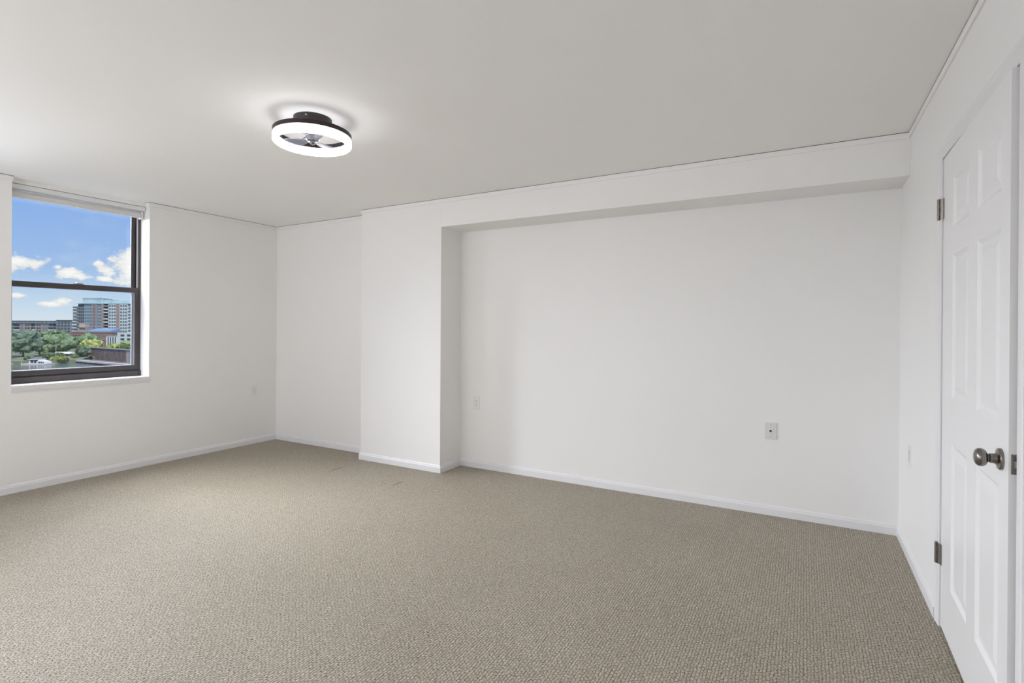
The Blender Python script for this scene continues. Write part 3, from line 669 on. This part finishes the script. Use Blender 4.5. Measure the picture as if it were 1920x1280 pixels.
# ---- walkway on piles in front of it
pd = Vector((-185.7+251.8, 256-296)); pang = math.atan2(pd.y, pd.x); plen = pd.length
pw = cempty('river_walkway', -251.8, 296, -19.5, 'pale river walkway on dark piles below the quay wall', 'walkway', None, pang)
part(MB().box(-2, plen+15, 0, 3, 1.1, 1.5), 'deck', DECK, pw); part(MB().box(-2, plen+15, -.15, 0, .7, 1.5), 'fascia', DECK, pw)
part(MB().box(-2, plen+15, .4, 2.8, -2, 1.05), 'pile_wall', PILE, pw)
f1 = None
for k in range(46):
    if f1 is None: f1 = part(MB().box(-.12, .12, -.05, .35, -2, 1.1), 'pile', PILE, pw); o = f1
    else: o = copyobj(f1)
    o.location = (-1.5+k*2, 0, 0)
f1 = None
for k in range(60):
    if f1 is None: f1 = part(MB().box(-.05, .05, 0, .1, 1.5, 2.4), 'rail_post', DECK, pw); o = f1
    else: o = copyobj(f1)
    o.location = (-1.5+k*1.5, 0, 0)
part(MB().box(-2, plen+15, 0, .1, 2.35, 2.45), 'handrail', DECK, pw)

# ---- trees
def leafmat(name, col, var=.6):
    m, t, b = newmat(name); L = t.links.new
    tc = N(t, 'ShaderNodeTexCoord'); n = N(t, 'ShaderNodeTexNoise'); n.inputs['Scale'].default_value = .75; n.inputs['Detail'].default_value = 8; n.inputs['Roughness'].default_value = .7; L(tc.outputs['Object'], n.inputs['Vector'])
    mr = N(t, 'ShaderNodeMapRange'); L(n.outputs[0], mr.inputs[0]); mr.inputs[1].default_value = .3; mr.inputs[2].default_value = .7; mr.inputs[3].default_value = 1-var; mr.inputs[4].default_value = 1+var
    sc = N(t, 'ShaderNodeVectorMath', operation='SCALE'); sc.inputs[0].default_value = col; L(mr.outputs[0], sc.inputs['Scale']); L(sc.outputs[0], b.inputs['Base Color'])
    b.inputs['Roughness'].default_value = .8; b.inputs['Specular IOR Level'].default_value = .2; return m
LG = {'deep': leafmat('leaf_deep', (.15, .205, .145)), 'mid': leafmat('leaf_mid', (.19, .265, .145)), 'light': leafmat('leaf_light', (.28, .35, .15)), 'yellow': leafmat('leaf_yellow', (.38, .42, .14))}
BARK = c('bark', (.16, .13, .11))
ICO = None
def ico():
    global ICO
    if ICO is None:
        bm = bmesh.new(); bmesh.ops.create_icosphere(bm, subdivisions=2, radius=1); ICO = ([v.co.copy() for v in bm.verts], [tuple(v.index for v in f.verts) for f in bm.faces]); bm.free()
    return ICO
def tree(u, v, wd, ht, kind, label, cat='tree', z=GZ, base=.22, seed=1, nb=16):
    rnd = random.Random(seed); name = 'shrub' if cat == 'shrub' else 'broadleaf_tree'
    r = cempty(name, u, v, z, label, cat, 'trees and shrubs along the river')
    iv, iff = ico(); mb = MB(); cz = ht*(base+1)/2; rz_ = ht*(1-base)/2
    for k in range(int(nb*2.4)):
        th_ = rnd.uniform(0, 2*PI); ph = rnd.uniform(-.8, 1.0); rad = rnd.uniform(.35, .80)
        cx = math.cos(th_)*math.sqrt(max(0, 1-ph*ph*.6))*rad*wd/2; cy = math.sin(th_)*math.sqrt(max(0, 1-ph*ph*.6))*rad*wd/2; cz_ = cz+ph*rz_*.68
        br_ = rnd.uniform(.12, .26)*min(wd, ht*1.1); off = Vector((rnd.uniform(0, 50), 0, 0)); vs = []
        for p in iv:
            d = 1+.45*mnoise.noise(p*1.6+off)+.25*mnoise.noise(p*4.5+off)
            q_ = p*br_*d; vs.append((cx+q_.x, cy+q_.y, max(.15, cz_+q_.z*.85)))
        mb.add(vs, iff)
    for k in range(1500):               # loose leaf clumps breaking the outline
        th_ = rnd.uniform(0, 2*PI); s_ = rnd.uniform(-1, 1); cth = math.sqrt(1-s_*s_); R_ = rnd.uniform(.72, 1.06)
        p = Vector((math.cos(th_)*cth*wd/2*R_, math.sin(th_)*cth*wd/2*R_, max(.2, cz+s_*rz_*R_)))
        a = Vector((rnd.uniform(-1, 1), rnd.uniform(-1, 1), rnd.uniform(-1, 1))).normalized()*rnd.uniform(.22, .48); b_ = a.cross(Vector((rnd.uniform(-1, 1), rnd.uniform(-1, 1), rnd.uniform(-1, 1)))).normalized()*rnd.uniform(.2, .45)
        mb.add([p-a, p+b_, p+a, p-b_], [(0, 1, 2, 3)])
    mb.build('foliage', LG[kind], r, rec=False)
    t_ = MB().lathe([(ht*.028, 0), (ht*.020, ht*base*1.4), (ht*.012, ht*.6)], (0, 0, 0), (0, 0, 1), 9)
    for k in range(3):
        a = rnd.uniform(0, 2*PI); t_.tube((0, 0, ht*(base+.05+.08*k)), (math.cos(a)*wd*.25, math.sin(a)*wd*.25, ht*(base+.35+.08*k)), ht*.010, 6)
    t_.build('trunk', BARK, r)
TR = [(-290.5, 311, 14.5, 15.3, 'deep', 'large dark green tree at the left edge of the view', .12, 26), (-283.4, 292, 8.4, 11.8, 'mid', 'leafy tree cut off by the left window reveal', .15, 16),
      (-286.5, 330, 17, 12.4, 'mid', 'broad round crowned green tree in the middle of the view', .14, 24), (-310, 345, 9.6, 9.6, 'deep', 'dark low tree between the left and middle trees', .08, 14),
      (-294.8, 362, 17.8, 11.8, 'mid', 'wide green tree below the brick warehouse', .12, 22), (-272, 338, 11.7, 9.8, 'yellow', 'yellow green tree standing before the warehouse', .2, 16),
      (-257, 314, 7.4, 6.2, 'deep', 'dark green tree overhanging the end of the quay wall', .03, 14), (-255.5, 336, 8, 7.3, 'yellow', 'small yellow green tree on the quay', .2, 12),
      (-246.5, 336, 8.6, 9.0, 'light', 'bright green tree on the quay at the right frame', .2, 14), (-237, 336, 8, 8.0, 'yellow', 'yellow green tree cut off by the right window frame', .2, 12),
      (-404, 440, 13, 13.8, 'light', 'distant light green tree before the long apartment building', .1, 16), (-404.6, 455, 12.4, 13.4, 'mid', 'distant green tree in the middle of the apartment front', .1, 16),
      (-381, 440, 11, 15.2, 'mid', 'distant tall green tree near the end block', .1, 16), (-387.3, 456, 9.4, 12.2, 'deep', 'distant dark tree in the gap beside the tower', .1, 14)]
for i, (u, v, wd, ht, kd, lab, bs, nb) in enumerate(TR): tree(u, v, wd, ht, kd, lab, 'tree', GZ, bs, 11+i, nb)
SB = [(-245.5, 284, 7.6, 2.6, 'yellow', 'low yellow green shrub at the waterline'), (-250.5, 300, 3.2, 2.2, 'light', 'low light green shrub beside the walkway'), (-252.4, 284, 3.4, 3.6, 'deep', 'dark green shrub behind the boathouse'),
      (-259, 281, 4.6, 3.0, 'mid', 'green shrub behind the sand bank'), (-284, 318, 5, 3.0, 'light', 'green hedge before the middle tree'), (-268, 309, 6, 2.6, 'mid', 'low hedge left of the quay wall')]
for i, (u, v, wd, ht, kd, lab) in enumerate(SB): tree(u, v, wd, ht, kd, lab, 'shrub', GZ-.6 if v < 300 else GZ, .0, 71+i, 8)
